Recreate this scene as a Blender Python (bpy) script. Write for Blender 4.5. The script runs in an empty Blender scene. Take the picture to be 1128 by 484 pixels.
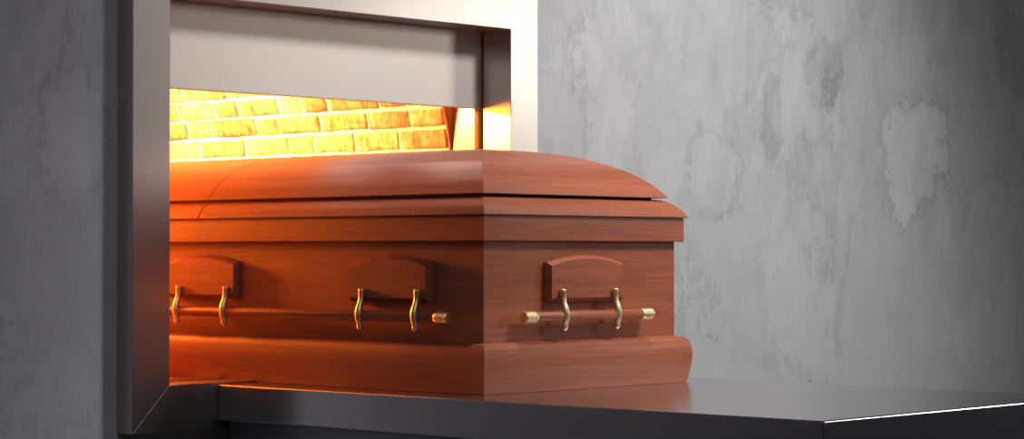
import bpy, bmesh, math, random
from mathutils import Vector
random.seed(7)
R = math.radians
Z0 = 1.13                      # camera / eye height above the floor
C = bpy.context.scene.collection
sc = bpy.context.scene

# ------------------------------------------------------------ helpers
def link(name, bm, mat, parent=None, smooth=None):
    me = bpy.data.meshes.new(name)
    bmesh.ops.recalc_face_normals(bm, faces=bm.faces)
    bm.to_mesh(me); bm.free()
    o = bpy.data.objects.new(name, me); C.objects.link(o)
    for m in (mat if isinstance(mat, (list, tuple)) else [mat]):
        me.materials.append(m)
    if smooth is not None:
        me.shade_smooth(); me.set_sharp_from_angle(angle=R(smooth))
    if parent: o.parent = parent
    return o

def thing(name, label, cat, loc, group=None):
    o = bpy.data.objects.new(name, None); C.objects.link(o)
    o.location = loc; o.empty_display_size = .1
    o['label'] = label; o['category'] = cat
    if group: o['group'] = group
    return o

def place(o, root):            # parts are modelled in room coordinates; store them relative to their parent's base
    off = Vector((0, 0, 0)); r = root
    while r is not None:
        off += r.location; r = r.parent
    o.data.transform(__import__('mathutils').Matrix.Translation(-off))
    o.parent = root
    return o

def box(bm, x0, x1, y0, y1, z0, z1, bevel=0, seg=2):
    vs = [bm.verts.new((x, y, z)) for x in (x0, x1) for y in (y0, y1) for z in (z0, z1)]
    F = [(0,1,3,2),(4,6,7,5),(0,4,5,1),(2,3,7,6),(0,2,6,4),(1,5,7,3)]
    fs = [bm.faces.new([vs[i] for i in f]) for f in F]
    if bevel:
        es = list({e for f in fs for e in f.edges})
        bmesh.ops.bevel(bm, geom=es, offset=bevel, segments=seg, affect='EDGES', profile=.5)

def sweep_rect(bm, prof, x0, x1, y0, y1, cap_bottom=True, cap_top=True):
    """mitred sweep of a profile [(outward, z)] round a rectangle"""
    rings = []
    for e, z in prof:
        rings.append([bm.verts.new(p) for p in ((x0-e, y0-e, z), (x1+e, y0-e, z), (x1+e, y1+e, z), (x0-e, y1+e, z))])
    for a, b in zip(rings, rings[1:]):
        for i in range(4):
            bm.faces.new((a[i], a[(i+1) % 4], b[(i+1) % 4], b[i]))
    if cap_bottom: bm.faces.new(rings[0])
    if cap_top: bm.faces.new(rings[-1])

def tube(bm, pts, rad, n=14, flat=None):
    """tube through pts, radius per point; flat = (axis vector, factor) widens it"""
    pts = [Vector(p) for p in pts]; rings = []
    up0 = None
    for i, p in enumerate(pts):
        t = (pts[min(i+1, len(pts)-1)] - pts[max(i-1, 0)]).normalized()
        if up0 is None:
            up0 = Vector((0, 0, 1)) if abs(t.z) < .8 else Vector((1, 0, 0))
        s = t.cross(up0).normalized(); u = s.cross(t).normalized(); up0 = u
        r = rad[i] if isinstance(rad, (list, tuple)) else rad
        ring = []
        for k in range(n):
            a = 2*math.pi*k/n
            v = s*math.cos(a)*r + u*math.sin(a)*r
            if flat: v += flat[0]*(v.dot(flat[0])*(flat[1]-1))
            ring.append(bm.verts.new(p+v))
        rings.append(ring)
    for a, b in zip(rings, rings[1:]):
        for k in range(n):
            bm.faces.new((a[k], a[(k+1) % n], b[(k+1) % n], b[k]))
    bm.faces.new(rings[0]); bm.faces.new(rings[-1])

def spline(P, n=5):
    """Catmull-Rom through tuples"""
    out = []
    Q = [P[0]] + list(P) + [P[-1]]
    for i in range(1, len(Q)-2):
        for k in range(n):
            t = k/n
            out.append(tuple(.5*((2*b)+(-a+c)*t+(2*a-5*b+4*c-d)*t*t+(-a+3*b-3*c+d)*t**3)
                             for a, b, c, d in zip(Q[i-1], Q[i], Q[i+1], Q[i+2])))
    out.append(tuple(P[-1])); return out

# ------------------------------------------------------------ materials
class NT:
    def __init__(s, name):
        s.m = bpy.data.materials.new(name); s.m.use_nodes = True
        s.t = s.m.node_tree; s.b = s.t.nodes['Principled BSDF']
    def n(s, typ, **kw):
        o = s.t.nodes.new(typ)
        for k, v in kw.items(): setattr(o, k, v)
        return o
    def l(s, a, b): s.t.links.new(a, b)
    def val(s, sock, v):
        if hasattr(v, 'links'): s.l(v, sock)
        else: sock.default_value = v
    def math(s, op, a, b=None, c=None, clamp=False):
        o = s.n('ShaderNodeMath', operation=op, use_clamp=clamp)
        s.val(o.inputs[0], a)
        if b is not None: s.val(o.inputs[1], b)
        if c is not None: s.val(o.inputs[2], c)
        return o.outputs[0]
    def mix(s, f, a, b, mode='MIX'):
        o = s.n('ShaderNodeMix', data_type='RGBA', blend_type=mode)
        s.val(o.inputs[0], f)
        for i, v in ((6, a), (7, b)):
            if hasattr(v, 'links'): s.l(v, o.inputs[i])
            else: o.inputs[i].default_value = (*v, 1)
        return o.outputs[2]
    def ramp(s, f, stops):
        o = s.n('ShaderNodeValToRGB'); s.l(f, o.inputs[0]); e = o.color_ramp.elements
        while len(e) < len(stops): e.new(.5)
        for i, (p, c) in enumerate(stops): e[i].position = p; e[i].color = (*c, 1)
        return o.outputs[0]
    def coord(s, kind='Object', scale=(1,1,1), loc=(0,0,0)):
        tc = s.n('ShaderNodeTexCoord'); mp = s.n('ShaderNodeMapping')
        mp.inputs['Scale'].default_value = scale; mp.inputs['Location'].default_value = loc
        s.l(tc.outputs[kind], mp.inputs[0]); return mp.outputs[0]
    def noise(s, vec, scale=5, detail=4, rough=.5, dist=0):
        o = s.n('ShaderNodeTexNoise'); s.l(vec, o.inputs['Vector'])
        o.inputs['Scale'].default_value = scale; o.inputs['Detail'].default_value = detail
        o.inputs['Roughness'].default_value = rough; o.inputs['Distortion'].default_value = dist
        return o.outputs['Fac']
    def bump(s, h, strength=.2, dist=.01):
        o = s.n('ShaderNodeBump'); s.l(h, o.inputs['Height'])
        o.inputs['Strength'].default_value = strength; o.inputs['Distance'].default_value = dist
        s.l(o.outputs[0], s.b.inputs['Normal'])
    def set(s, **kw):
        for k, v in kw.items(): s.val(s.b.inputs[k.replace('_', ' ')], v)

def wood(name, along):
    """polished reddish mahogany; grain runs along X or Y by which way the face looks"""
    w = NT(name)
    tc = w.n('ShaderNodeTexCoord'); sp = w.n('ShaderNodeSeparateXYZ'); w.l(tc.outputs['Object'], sp.inputs[0])
    ge = w.n('ShaderNodeSeparateXYZ'); w.l(tc.outputs['Normal'], ge.inputs[0])
    x, y, z = sp.outputs
    if along == 'auto':
        side = w.math('GREATER_THAN', w.math('ABSOLUTE', ge.outputs[0]), w.math('ABSOLUTE', ge.outputs[1]))
    else: side = w.math('ADD', 1.0 if along == 'y' else 0.0, 0.0)
    inv = w.math('SUBTRACT', 1.0, side)
    a = w.math('ADD', w.math('MULTIPLY', y, side), w.math('MULTIPLY', x, inv))
    b = w.math('ADD', w.math('MULTIPLY', x, side), w.math('MULTIPLY', y, inv))
    cb = w.n('ShaderNodeCombineXYZ')
    w.l(w.math('ADD', a, w.math('MULTIPLY', side, 3.3)), cb.inputs[0])
    w.l(b, cb.inputs[1]); w.l(z, cb.inputs[2])
    def st(sx, s2):
        m = w.n('ShaderNodeMapping'); m.inputs['Scale'].default_value = (sx, s2, s2); w.l(cb.outputs[0], m.inputs[0]); return m.outputs[0]
    g1 = w.noise(st(1.6, 26), 1.0, 4, .55, .6)
    g2 = w.noise(st(7, 190), 1.0, 4, .6, .3)
    g3 = w.noise(st(26, 420), 1.0, 2, .5)
    f = w.math('ADD', w.math('MULTIPLY', g1, .55), w.math('MULTIPLY', g2, .45))
    col = w.ramp(f, [(.25, (.19, .044, .021)), (.44, (.27, .071, .032)), (.57, (.33, .094, .042)), (.78, (.41, .130, .060))])
    pores = w.ramp(g3, [(.26, (.72, .68, .68)), (.42, (1, 1, 1))])
    w.l(w.mix(1.0, col, pores, 'MULTIPLY'), w.b.inputs['Base Color'])
    w.set(Roughness=.44, Coat_Weight=.05, Coat_Roughness=.3, Specular_IOR_Level=.4)
    w.bump(g2, .08, .002)
    return w.m

def steel(name, col, rough, brush=(3, 3, 160), coat=0):
    w = NT(name)
    g = w.noise(w.coord('Object', brush), 1.0, 3, .6)
    h = w.noise(w.coord('Object', (1, 1, 1)), 4.0, 4, .6)
    w.l(w.mix(w.math('MULTIPLY', h, .5), col, tuple(c*.8 for c in col)), w.b.inputs['Base Color'])
    w.l(w.math('ADD', w.math('MULTIPLY', g, .04), w.math('ADD', w.math('MULTIPLY', h, .05), rough-.045)), w.b.inputs['Roughness'])
    w.set(Metallic=1.0)
    w.bump(g, .004, .0003)
    return w.m

def plaster(name):
    w = NT(name)
    tc = w.n('ShaderNodeTexCoord'); sp = w.n('ShaderNodeSeparateXYZ'); w.l(tc.outputs['Object'], sp.inputs[0])
    X, Z = sp.outputs[0], sp.outputs[2]
    o = w.coord('Object')
    nA = w.noise(o, 5.0, 8, .68, .2); nB = w.noise(w.coord('Object', (1, 1, 1), (3, 1, 7)), 17, 6, .7)
    wob = w.math('ADD', w.math('MULTIPLY', w.math('SUBTRACT', nA, .5), 3.2), w.math('MULTIPLY', w.math('SUBTRACT', nB, .5), 1.3))
    def group(ells):
        F = None
        for cx, cz, rx, rz in ells:
            a = w.math('DIVIDE', w.math('SUBTRACT', X, cx), rx); b = w.math('DIVIDE', w.math('SUBTRACT', Z, cz), rz)
            d = w.math('SUBTRACT', w.math('SQRT', w.math('ADD', w.math('MULTIPLY', a, a), w.math('MULTIPLY', b, b))), 1.0)
            F = d if F is None else w.math('SMOOTH_MIN', F, d, .3)
        return w.math('ADD', F, wob)
    col = (.385, .392, .405)
    v = w.math('ADD', 1.0, 0.0)
    def patch(v, F, gain, dark, wid=.07):
        inside = w.math('SUBTRACT', 1.0, w.math('MULTIPLY_ADD', F, 12.0, .5, clamp=True))
        edge = w.math('POWER', 2.718, w.math('MULTIPLY', w.math('ABSOLUTE', F), -1/wid))
        edge = w.math('MULTIPLY', edge, w.math('MULTIPLY', nB, 1.6))
        v = w.math('ADD', v, w.math('MULTIPLY', inside, gain))
        return w.math('SUBTRACT', v, w.math('MULTIPLY', edge, dark))
    v = patch(v, group([(5.93, 1.455, .20, .13), (5.91, 1.31, .085, .12)]), .19, .30, .10)
    v = patch(v, group([(6.39, 1.315, .10, .07), (4.95, 1.33, .12, .10), (2.80, 1.35, .11, .12)]), .045, .22)
    v = patch(v, group([(5.46, 1.66, .09, .10), (5.22, 1.52, .05, .12), (6.6, 1.75, .2, .13)]), -.13, .04, .12)
    v = patch(v, group([(5.35, 1.0, .17, .26), (6.3, .87, .2, .13), (2.78, .86, .12, .09), (4.9, .8, .16, .1)]), .05, .13)
    v = patch(v, group([(2.90, 1.475, .03, .04), (4.4, 1.62, .13, .06), (5.9, 1.72, .16, .12)]), .05, .12)
    ve = w.noise(w.coord('Object', (1, 1, .6), (9, 1, 4)), 2.1, 9, .72, .25)
    vm = w.noise(w.coord('Object', (1, 1, .7), (2, 5, 1)), 2.2, 3, .5)
    line = w.math('POWER', 2.718, w.math('MULTIPLY', w.math('ABSOLUTE', w.math('SUBTRACT', ve, .5)), -80))
    line = w.math('MULTIPLY', line, w.math('MULTIPLY_ADD', vm, 5, -1.9, clamp=True))
    v = w.math('SUBTRACT', v, w.math('MULTIPLY', line, .24))
    v = w.math('ADD', v, w.math('MULTIPLY', w.math('MULTIPLY_ADD', w.math('SUBTRACT', ve, .5), 14, .5, clamp=True), .05))
    # vertical trowel streaks and fine grain
    s1 = w.noise(w.coord('Object', (5.5, 1, 2.4)), 1.5, 7, .62, .5)
    s2 = w.noise(w.coord('Object', (75, 1, 9)), 1.0, 5, .7)
    s3 = w.noise(w.coord('Object', (200, 1, 60)), 1.0, 3, .7)
    up = w.math('MULTIPLY_ADD', Z, 1.6, -1.65, clamp=True)
    v = w.math('ADD', v, w.math('MULTIPLY', w.math('SUBTRACT', s1, .53), w.math('MULTIPLY_ADD', up, .42, .14)))
    v = w.math('ADD', v, w.math('MULTIPLY', w.math('SUBTRACT', s2, .5), .12))
    v = w.math('ADD', v, w.math('MULTIPLY', w.math('SUBTRACT', s3, .5), .07))
    v = w.math('ADD', v, w.math('MULTIPLY', w.math('SUBTRACT', nA, .5), .24))
    cb = w.n('ShaderNodeCombineXYZ'); [w.l(v, i) for i in cb.inputs]
    w.l(w.mix(1.0, col, cb.outputs[0], 'MULTIPLY'), w.b.inputs['Base Color'])
    w.set(Roughness=.8, Specular_IOR_Level=.25)
    w.bump(w.math('ADD', w.math('MULTIPLY', s2, .6), w.math('ADD', w.math('MULTIPLY', s3, .2), w.math('MULTIPLY', nA, 1.2))), .32, .010)
    return w.m

def simple(name, col, rough=.6, metal=0, nscale=20, var=.25, bump=.1):
    w = NT(name)
    n = w.noise(w.coord('Object'), nscale, 5, .65)
    w.l(w.mix(n, tuple(c*(1-var) for c in col), tuple(min(1, c*(1+var)) for c in col)), w.b.inputs['Base Color'])
    w.set(Roughness=rough, Metallic=metal)
    w.bump(n, bump, .004)
    return w.m

def brick_mat():
    w = NT('fire_brick')
    at = w.n('ShaderNodeVertexColor', layer_name='tone')
    n1 = w.noise(w.coord('Object', (1, 1, 1)), 30, 6, .7, .5)
    n2 = w.noise(w.coord('Object', (1, 14, 3)), 5, 5, .7, .4)     # upright tool marks
    f = w.math('ADD', w.math('MULTIPLY', n1, .5), w.math('MULTIPLY', n2, .5))
    c = w.ramp(f, [(.36, (.34, .14, .05)), (.46, (.60, .36, .16)), (.54, (.76, .55, .28)), (.66, (.88, .74, .46))])
    w.l(w.mix(1.0, c, at.outputs[0], 'MULTIPLY'), w.b.inputs['Base Color'])
    w.set(Roughness=.85, Specular_IOR_Level=.2)
    w.bump(f, .7, .012)
    return w.m

M_wood = wood('mahogany', 'auto')
M_woodx = wood('mahogany_x', 'x'); M_woody = wood('mahogany_y', 'y')
M_brass = steel('polished_brass', (.96, .76, .44), .40, (60, 60, 60))
M_frame = steel('satin_steel', (.58, .54, .51), .31, (160, 160, 3))
M_frameh = steel('satin_steel_h', (.58, .54, .51), .31, (3, 160, 160))
M_door = steel('brushed_steel', (.70, .65, .61), .50, (120, 120, 5))
M_slab = steel('table_steel', (.66, .65, .68), .20, (3, 3, 3))
M_throat = steel('glow_tinted_steel', (.60, .47, .30), .24, (160, 160, 3))  # yellow of the reflected fire is put into the steel's colour
M_base = steel('table_base_steel', (.28, .28, .30), .32, (3, 3, 60))
M_plaster = plaster('grey_plaster')
M_floor = simple('grey_concrete', (.24, .24, .25), .6)
M_room = simple('painted_plaster', (.42, .42, .43), .8)
M_brick = brick_mat()
M_mortar = simple('pale_mortar', (.90, .80, .60), .9, 0, 60, .15, .4)
M_shell = simple('refractory_lining', (.30, .13, .07), .9, 0, 30, .3, .3)

def Zr(z): return z + Z0

# ------------------------------------------------------------ numbers measured from the photograph (metres, z relative to eye level)
XL, XR, YF = 3.2886, 3.8886, 3.1162        # casket body sides and foot end
YB = 4.826                                  # casket head end
TOP = -.280                                 # loading table top
IX0, IX1, IZ0, IZ1 = 3.035, 4.085, -.276, .5445   # furnace mouth
FW = .098                                   # face width of the steel frame
YFR, YW = 3.780, 3.832                      # frame front, plaster face

# ------------------------------------------------------------ setting
bm = bmesh.new()
for a in ((-3.5, IX0-.05, 0, 3.4), (IX1+.05, 9.12, 0, 3.4)):
    box(bm, a[0], a[1], YW, YW+.12, a[2], a[3])
box(bm, IX0-.05, IX1+.05, YW, YW+.12, 0, Zr(IZ0-.05)); box(bm, IX0-.05, IX1+.05, YW+.075, YW+.12, Zr(IZ1+.05), 3.4)
box(bm, IX0-.05, IX1+.05, YW, YW+.04, Zr(IZ1+.05), 3.4)
o = link('wall_back', bm, M_plaster); o['kind'] = 'structure'
bm = bmesh.new(); box(bm, -3.5, 9.12, -3.5, YW+.12, -.1, 0)
o = link('floor', bm, M_floor); o['kind'] = 'structure'
for nm, b in (('wall_right', (9, 9.12, -3.5, YW)), ('wall_left', (-3.5, -3.38, -3.5, YW)), ('wall_front', (-3.38, 9, -3.5, -3.38))):
    bm = bmesh.new(); box(bm, *b, 0, 3.4)
    o = link(nm, bm, M_room); o['kind'] = 'structure'

# ------------------------------------------------------------ furnace
fx = (IX0+IX1)/2
furn = thing('cremation_furnace', 'steel framed cremation furnace mouth in the grey wall with glowing brick chamber inside', 'furnace', (fx, YFR, Zr(IZ0-FW)))

def prism_xz(poly, y0, y1, bev=.0015):
    bm = bmesh.new()
    a = [bm.verts.new((x, y0, z)) for x, z in poly]; b = [bm.verts.new((x, y1, z)) for x, z in poly]
    bm.faces.new(a); bm.faces.new(b[::-1])
    for i in range(len(a)):
        j = (i+1) % len(a); bm.faces.new((a[i], b[i], b[j], a[j]))
    if bev:
        bmesh.ops.recalc_face_normals(bm, faces=bm.faces)
        bmesh.ops.bevel(bm, geom=list(bm.edges), offset=bev, segments=2, affect='EDGES', profile=.5)
    return bm
ox0, ox1, oz0, oz1 = IX0-FW, IX1+FW, IZ0-FW, IZ1+FW
mit = {
 'stile_l': [(ox0, oz0), (IX0, IZ0), (IX0, IZ1), (ox0, oz1)],
 'stile_r': [(ox1, oz0), (ox1, oz1), (IX1, IZ1), (IX1, IZ0)],
 'rail_t': [(ox0, oz1), (IX0, IZ1), (IX1, IZ1), (ox1, oz1)],
 'rail_b': [(ox0, oz0), (ox1, oz0), (IX1, IZ0), (IX0, IZ0)]}
for k, poly in mit.items():
    nm = 'frame_stile' if 'stile' in k else 'frame_rail'
    ob = link(nm, prism_xz([(x, Zr(z)) for x, z in poly], YFR, 3.872, .0012), M_frame if 'stile' in k else M_frameh)
    place(ob, furn)
# throat behind the door slot
T = .05
for k, (a, b, c, d) in {'l': (IX0-T, IX0, IZ0-T, IZ1+T), 'r': (IX1, IX1+T, IZ0-T, IZ1+T), 't': (IX0, IX1, IZ1, IZ1+T), 'b': (IX0, IX1, IZ0-T, IZ0)}.items():
    bm = bmesh.new(); box(bm, a, b, 3.903, 3.983, Zr(c), Zr(d))
    place(link('throat_panel', bm, M_throat), furn)
# door slot channel (dark steel at the bottom of the guide groove)
for a, b in ((IX0-.035, IX0-.022), (IX1+.022, IX1+.035)):
    bm = bmesh.new(); box(bm, a, b, 3.872, 3.903, Zr(IZ0-.02), Zr(IZ1+.6))
    place(link('door_guide', bm, M_base), furn)
bm = bmesh.new(); box(bm, IX0-.018, IX1-.012+.03, 3.877, 3.897, Zr(.3545), Zr(1.12), .0015)
door = place(link('hatch_door', bm, M_door), furn)
door['label'] = 'raised brushed steel hatch door'

# chamber shell with a barrel vault, and the bricks laid on it
cy0, cy1 = 3.983, 5.60
cx, rad, spring, zf = fx, (IX1-IX0)/2, .19, -.276
def arc_pt(s, off=0.0):
    """s runs up the right wall, over the vault, down the left wall; off = distance into the room"""
    h = spring-zf; L = math.pi*rad
    if s < h: return (cx+rad-off, zf+s)
    if s < h+L:
        a = (s-h)/rad; return (cx+(rad-off)*math.cos(a), spring+(rad-off)*math.sin(a))
    return (cx-rad+off, spring-(s-h-L))
S = 2*(spring-zf)+math.pi*rad
bm = bmesh.new(); N = 48; fr = []; bk = []; ofr = []; obk = []
ss = [0, spring-zf] + [spring-zf+math.pi*rad*i/N for i in range(1, N)] + [spring-zf+math.pi*rad, S]
for s in ss:
    x, z = arc_pt(s); dx, dz = x-cx, max(z-.1, 0)
    X2 = cx + (rad+.16)*(1 if x > cx+1e-6 else -1 if x < cx-1e-6 else 0) if z < spring else cx+(rad+.16)*(x-cx)/rad
    Z2 = z if z <= spring else spring+(z-spring)*(rad+.16)/rad
    fr.append(bm.verts.new((x, cy0, Zr(z)))); bk.append(bm.verts.new((x, cy1, Zr(z))))
    ofr.append(bm.verts.new((X2, cy0, Zr(Z2)))); obk.append(bm.verts.new((X2, cy1, Zr(Z2))))
for i in range(len(ss)-1):
    bm.faces.new((fr[i], bk[i], bk[i+1], fr[i+1])); bm.faces.new((ofr[i], ofr[i+1], obk[i+1], obk[i]))
    bm.faces.new((fr[i], fr[i+1], ofr[i+1], ofr[i])); bm.faces.new((bk[i], obk[i], obk[i+1], bk[i+1]))
for i in (0, -1): bm.faces.new((fr[i], ofr[i], obk[i], bk[i]))
shell = place(link('vault_shell', bm, M_mortar, smooth=35), furn)
bm = bmesh.new(); box(bm, cx-rad-.16, cx+rad+.16, cy1, cy1+.1, Zr(zf-.1), Zr(spring+rad+.2))
place(link('chamber_end_wall', bm, M_mortar), furn)
bm = bmesh.new(); box(bm, cx-rad-.16, cx+rad+.16, cy0, cy1, Zr(zf-.1), Zr(zf-.004))
place(link('hearth_floor', bm, M_shell), furn)
# front wall of the chamber above the throat (arched top)
bm = bmesh.new()
arc = [(cx+(rad+.03)*math.cos(a), spring+(rad+.03)*math.sin(a)) for a in [math.pi*i/30 for i in range(31)]]
arc = [p for p in arc if p[1] > IZ1+.052]
poly = [(arc[-1][0], IZ1+.052), (arc[0][0], IZ1+.052)] + arc
place(link('chamber_front_wall', prism_xz([(x, Zr(z)) for x, z in poly], 3.955, 3.982, 0), furn and M_shell), furn)

# face of the arch ring (the dark crescent beside the mouth, its shade from the fire put into the colour)
bm = bmesh.new(); prev = None
for i in range(0, 49):
    a = math.pi*i/48
    p = bm.verts.new((cx+rad*math.cos(a)*.9995, 3.9855, Zr(spring+rad*math.sin(a)*.9995))); q = bm.verts.new((cx+(rad+.12)*math.cos(a), 3.9855, Zr(spring+(rad+.12)*math.sin(a))))
    p2 = bm.verts.new((p.co.x, 3.9795, p.co.z)); q2 = bm.verts.new((q.co.x, 3.9795, q.co.z))
    if prev:
        a0, b0, a2, b2 = prev
        bm.faces.new((a0, p, q, b0)); bm.faces.new((a2, b2, q2, p2)); bm.faces.new((a0, a2, p2, p)); bm.faces.new((b0, q, q2, b2))
    prev = (p, q, p2, q2)
place(link('arch_ring', bm, M_shell, smooth=40), furn)

# bricks: one mesh laid in courses over walls and vault
bm = bmesh.new(); col = bm.loops.layers.color.new('tone')
def add_brick(s0, s1, y0, y1, pt, jit=.0025):
    n = 4; m = 4; tone = random.uniform(.72, 1.12); hue = random.uniform(.88, 1.0); th = random.uniform(.006, .011)
    J = [[(random.uniform(-jit, jit), random.uniform(-jit, jit)) for _ in range(m+1)] for _ in range(n+1)]
    top = []; low = {}
    for i in range(n+1):
        row = []
        for j in range(m+1):
            fs, fy = i/n, j/m
            s = s0+(s1-s0)*fs; y = y0+(y1-y0)*fy
            e = (i in (0, n)) or (j in (0, m))
            s += (.0035 if i == 0 else -.0035 if i == n else 0) + J[i][j][0]*(.7 if e else 1)
            y += (.0035 if j == 0 else -.0035 if j == m else 0) + J[i][j][1]
            o = th*(.62 if e else 1)+random.uniform(-.0008, .0008)
            row.append(bm.verts.new(pt(s, y, o)))
            if e: low[(i, j)] = bm.verts.new(pt(s0+(s1-s0)*fs+J[i][j][0]*.6, y0+(y1-y0)*fy+J[i][j][1]*.6, -.001))
        top.append(row)
    fs_ = []
    for i in range(n):
        for j in range(m): fs_.append(bm.faces.new((top[i][j], top[i+1][j], top[i+1][j+1], top[i][j+1])))
    for i in range(n):
        for j in (0, m): fs_.append(bm.faces.new((top[i][j], top[i+1][j], low[(i+1, j)], low[(i, j)])))
    for j in range(m):
        for i in (0, n): fs_.append(bm.faces.new((top[i][j], top[i][j+1], low[(i, j+1)], low[(i, j)])))
    for f in fs_:
        for l in f.loops: l[col] = (tone, tone*hue, tone*hue*.97, 1)
def p_vault(s, y, o):
    x, z = arc_pt(max(0, min(S, s)), o); return (x, y, Zr(z))
rowh = .0545; gap = .0070; s = -.006; r = 0
while s+rowh < S:
    y = cy0+.004-random.choice((0, .05)); y = cy0+.004
    first = True
    while y < cy1-.02:
        L = random.choice((.088, .10, .155, .165, .178, .19))
        if first: L = random.choice((.06, .12, .17)); first = False
        y1 = min(cy1-.004, y+L)
        if y1-y > .02: add_brick(s+random.uniform(-.0015, .0015), s+rowh-gap+random.uniform(-.002, .002), y, y1-gap*random.uniform(.8, 1.4), p_vault)
        y = y1
    s += rowh; r += 1
place(link('brick_lining', bm, M_brick, smooth=50), furn)['label'] = 'pale fire brick courses glowing yellow and orange'
bm = bmesh.new(); col = bm.loops.layers.color.new('tone')
def p_end(s, y, o): return (y, cy1-o, Zr(s))
z = zf
while z < spring+rad-.05:
    half = rad if z < spring else math.sqrt(max(0, rad*rad-(z+rowh-spring)**2)) if z+rowh-spring < rad else 0
    x = cx-half
    while x < cx+half-.03:
        x1 = min(cx+half, x+random.choice((.09, .16, .18)))
        if x1-x > .02: add_brick(z, z+rowh-gap, x, x1-gap, p_end)
        x = x1
    z += rowh
place(link('end_brickwork', bm, M_brick, smooth=50), furn)

# ------------------------------------------------------------ loading table
SX0, SX1, SY0 = 3.165, 4.062, 2.2175
tab = thing('loading_table', 'low grey steel loading table jutting from the furnace mouth under the casket', 'table', ((SX0+SX1)/2, 3.0, 0))
bm = bmesh.new(); box(bm, SX0, SX1, SY0, YFR-.0015, Zr(TOP-.076), Zr(TOP), .0035, 3)
place(link('table_top', bm, M_slab), tab)
bm = bmesh.new(); box(bm, SX0+.02, SX1-.02, SY0+.03, YFR-.014, .08, Zr(TOP-.0762), .003)
place(link('pedestal', bm, M_base), tab)
bm = bmesh.new(); box(bm, SX0+.06, SX1-.06, SY0+.08, YFR-.03, 0, .08)
place(link('plinth', bm, M_floor), tab)

# ------------------------------------------------------------ casket
cask = thing('casket', 'polished reddish mahogany casket with brass handles half slid into the furnace', 'casket', ((XL+XR)/2, (YF+YB)/2, Zr(TOP)+.0005))
def P(l): return [(e, Zr(z)) for e, z in l]
bm = bmesh.new(); sweep_rect(bm, P([(0, -.262), (0, .05)]), XL, XR, YF, YB)
place(link('body', bm, M_wood), cask)
bm = bmesh.new()
prof = spline([(.0190, -.2795), (.0225, -.264), (.0262, -.243), (.0282, -.222), (.0274, -.206), (.0247, -.193), (.0195, -.1845), (.012, -.1803)], 4)
sweep_rect(bm, P([(-.02, -.2795)] + prof + [(-.001, -.1785), (-.003, -.1785)]), XL, XR, YF, YB)
place(link('base_moulding', bm, M_wood, smooth=34), cask)
# rim: fascia, then the curved ledge with its sharp lower lip
bm = bmesh.new()
sweep_rect(bm, P([(-.01, .0245), (.0135, .0245), (.0150, .026), (.0150, .071), (.0142, .0757)]), XL, XR, YF, YB)
place(link('rim_fascia', bm, M_wood, smooth=34), cask)
ledge = spline([(.0212, .0775), (.0165, .0865), (.0107, .0946), (-.0033, .1064), (-.0173, .1135), (-.032, .1155)], 4)
def ledge_piece(y0, y1):
    bm = bmesh.new()
    sweep_rect(bm, P([(-.02, .0760), (.0205, .0760)] + ledge + [(-.06, .1155)]), XL, XR, YF, YB)
    cut(bm, y0, y1); return bm
def cut(bm, y0, y1):
    for yc, sgn in ((y0, -1), (y1, 1)):
        if yc is None: continue
        g = list(bm.verts)+list(bm.edges)+list(bm.faces)
        res = bmesh.ops.bisect_plane(bm, geom=g, plane_co=(0, yc, 0), plane_no=(0, sgn, 0), clear_outer=True)
        es = [e for e in res['geom_cut'] if isinstance(e, bmesh.types.BMEdge)]
        bmesh.ops.edgenet_fill(bm, edges=es) if es else None
lidp = [(0, .1205), (.011, .1345), (.022, .1460), (.036, .1575), (.05, .1682), (.064, .1768), (.078, .1840), (.106, .1958), (.1335, .2050), (.1615, .2118), (.19, .2168), (.231, .2217), (.27, .2240)]
lidp = spline(lidp, 3)
def lid_piece(y0, y1):
    bm = bmesh.new()
    sweep_rect(bm, P([(-.05, .1178), (-.0095, .1190)] + [(-.0095-t, z) for t, z in lidp]), XL, XR, YF, YB)
    cut(bm, y0, y1); return bm
YS = 3.972
for y0, y1, lb in ((None, YS-.0017, None), (YS+.0017, None, None)):
    place(link('ledge', ledge_piece(y0, y1), M_wood, smooth=32), cask)
    place(link('lid', lid_piece(y0, y1), M_wood, smooth=32), cask)
# dark rebate inside the seam and under the lid
bm = bmesh.new(); sweep_rect(bm, P([(-.035, .08), (-.035, .125), (-.06, .150), (-.12, .185)]), XL, XR, YF, YB)
place(link('inner_rebate', bm, M_woodx), cask)

# handles --------------------------------------------------------
# local frame: a = along the face, o = outward, z
def mapper(side):
    if side == 'foot': return lambda a, o, z: (a, YF-o, Zr(z))
    if side == 'head': return lambda a, o, z: (a, YB+o, Zr(z))
    if side == 'left': return lambda a, o, z: (XL-o, a, Zr(z))
    return lambda a, o, z: (XR+o, a, Zr(z))

def panel(side, c):
    f = mapper(side); bm = bmesh.new()
    def outline(hw, zb, zc, zt):
        pts = [(c-hw, zb), (c+hw, zb)]
        n = 16
        for i in range(n+1):
            t = 1-2*i/n; pts.append((c+hw*t, zc+(zt-zc)*(1-t*t)))
        return pts
    layers = [(0.0005, outline(.1168, -.1005, -.0190, -.0035)), (.0085, outline(.1168, -.1005, -.0190, -.0035)),
              (.0098, outline(.1162, -.0998, -.0195, -.0041)),
              (.0172, outline(.1124, -.0925, -.0255, -.0105)), (.0185, outline(.1118, -.0915, -.0265, -.0114))]
    rings = [[bm.verts.new(f(a, o, z)) for a, z in l] for o, l in layers]
    for r0, r1 in zip(rings, rings[1:]):
        for i in range(len(r0)):
            j = (i+1) % len(r0); bm.faces.new((r0[i], r0[j], r1[j], r1[i]))
    bm.faces.new(rings[0]); bm.faces.new(rings[-1])
    return place(link('handle_panel', bm, M_woodx if side in ('foot', 'head') else M_woody, smooth=25), cask)

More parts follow.
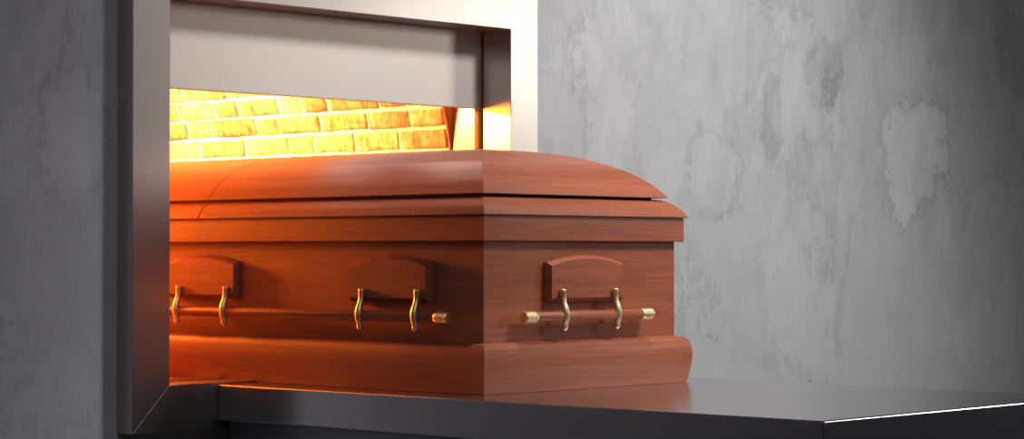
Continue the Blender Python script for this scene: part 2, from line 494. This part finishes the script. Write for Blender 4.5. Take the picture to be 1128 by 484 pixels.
def arm(side, c, bar):
    f = mapper(side); bm = bmesh.new()
    pts = spline([(.0235, -.0735, .0040), (.0235, -.0750, .0068), (.0235, -.0850, .0066), (.0242, -.0930, .0062), (.0265, -.1030, .0063),
                  (.0300, -.1130, .0074), (.0318, -.1230, .0080), (.0318, -.1330, .0078), (.0302, -.1410, .0068), (.0290, -.1465, .0062), (.0285, -.1510, .0068), (.0283, -.1550, .0062), (.0283, -.1590, .0020)], 4)
    ax = Vector((1, 0, 0)) if side in ('foot', 'head') else Vector((0, 1, 0))
    tube(bm, [f(c, o, z) for o, z, r in pts], [r for o, z, r in pts], 14)
    # round boss on the panel and saddle that joins arm and bar
    tube(bm, [f(c, .0175, -.0810), f(c, .0240, -.0810)], [.0062, .0050], 14)
    tube(bm, [f(c, .022, -.1290), f(c, .034, -.1290)], .0062, 12)
    a = place(link('handle_arm', bm, M_brass, smooth=50), bar); a['label'] = 'curved brass arm'
    return a

def bar(side, a0, a1, arms):
    f = mapper(side); o, z = .0245, -.1290
    bm = bmesh.new()
    n = 20; L = a1-a0
    tube(bm, [f(a0+.030, o, z), f(a0+.032, o, z), f(a1-.032, o, z), f(a1-.030, o, z)], [.0098, .0106, .0106, .0098], 24)
    b = place(link('handle_bar', bm, M_woodx if side in ('foot', 'head') else M_woody, smooth=40), cask)
    for e, sg in ((a0, 1), (a1, -1)):
        bm = bmesh.new(); pts = []; rr = []
        prof = [(0, .004), (.0005, .0105), (.002, .0120), (.006, .0121)]
        for k in range(3):
            p = .008+k*.0080; prof += [(p, .0121), (p+.0010, .0114), (p+.0030, .0114), (p+.0040, .0121)]
        prof += [(.034, .0121), (.036, .0114), (.0365, .0100)]
        tube(bm, [f(e+sg*d, o, z) for d, r in prof], [r for d, r in prof], 32)
        place(link('ferrule', bm, M_brass, smooth=20), b)['label'] = 'ribbed brass end cap'
    for c in arms: arm(side, c, b)
    return b

xc = (XL+XR)/2
XP = 3.5825
panel('foot', XP); bar('foot', 3.3775, 3.781, (3.4990, 3.6640))
panel('head', XP); bar('head', 3.3775, 3.781, (3.4990, 3.6640))
for side in ('left', 'right'):
    arms = []
    for c in (3.375, 3.969, 4.563):
        panel(side, c-.003); arms += [c-.096, c+.066]
    bar(side, 3.187, 4.745, arms)

# ------------------------------------------------------------ light
def area(name, loc, target, w, h, col, power, spread=None):
    L = bpy.data.lights.new(name, 'AREA'); L.shape = 'RECTANGLE'; L.size = w; L.size_y = h
    L.color = col; L.energy = power
    if spread: L.spread = R(spread)
    o = bpy.data.objects.new(name, L); C.objects.link(o); o.location = loc
    o.rotation_euler = (Vector(target)-Vector(loc)).to_track_quat('-Z', 'Y').to_euler()
    return o
def spot(name, loc, target, col, power, ang, blend=1, size=.15):
    L = bpy.data.lights.new(name, 'SPOT'); L.energy = power; L.color = col; L.spot_size = R(ang); L.spot_blend = blend; L.shadow_soft_size = size
    o = bpy.data.objects.new(name, L); C.objects.link(o); o.location = loc
    o.rotation_euler = (Vector(target)-Vector(loc)).to_track_quat('-Z', 'Y').to_euler()
FIRE = (1, .55, .23)
area('burner_light', (3.34, 4.85, Zr(.52)), (4.085, 4.75, Zr(.34)), .9, .12, FIRE, 24, 110)
area('ember_light', (3.14, 5.10, Zr(.22)), (3.24, 3.4, Zr(-.10)), .16, .24, (1, .20, .014), 50)
area('flame_light', (3.50, 5.30, Zr(.46)), (3.4, 3.4, Zr(.16)), .8, .22, (1, .36, .03), 21)
area('softbox', (8.75, -.3, 2.2), (4.3, 3.8, Zr(.15)), 1.3, 1.0, (1, .92, .84), 15, 120)
spot('ceiling_spotlight', (4.7, 1.5, 3.3), (4.6, 3.83, 1.15), (1, .97, .94), 470, 72, 1, .30)
spot('lid_fill_spot', (3.75, 2.75, 3.3), (3.62, 3.25, 1.3), (1, .90, .80), 130, 34, .8, .18)  # added fill from above to brighten the lid and ledge tops
area('left_wall_fill', (1.6, .9, 3.0), (2.75, 3.83, .85), 1.0, .8, (.95, .94, 1), 2.5, 75)  # added fill that lifts the left wall, not a ceiling fixture
area('front_fill', (6.0, -2.8, 2.5), (4.2, 3.8, 1.3), 2.0, 1.2, (.90, .94, 1), 5)  # added broad fill for table end and casket foot, no window there

w = bpy.data.worlds.new('room_light'); sc.world = w; w.use_nodes = True
bg = w.node_tree.nodes['Background']; bg.inputs[0].default_value = (.50, .56, .68, 1); bg.inputs[1].default_value = .10

# ------------------------------------------------------------ camera
cam = bpy.data.cameras.new('camera'); co = bpy.data.objects.new('camera', cam); C.objects.link(co)
co.location = (0, 0, Z0); co.rotation_euler = (R(90.84), 0, R(-47.25))
cam.sensor_fit = 'HORIZONTAL'; cam.sensor_width = 36; cam.lens = 2525/1128*36; cam.clip_start = .05
sc.camera = co
vs = sc.view_settings
vs.view_transform = 'Standard'; vs.look = 'None'; vs.gamma = 1; vs.exposure = 0; vs.use_curve_mapping = False
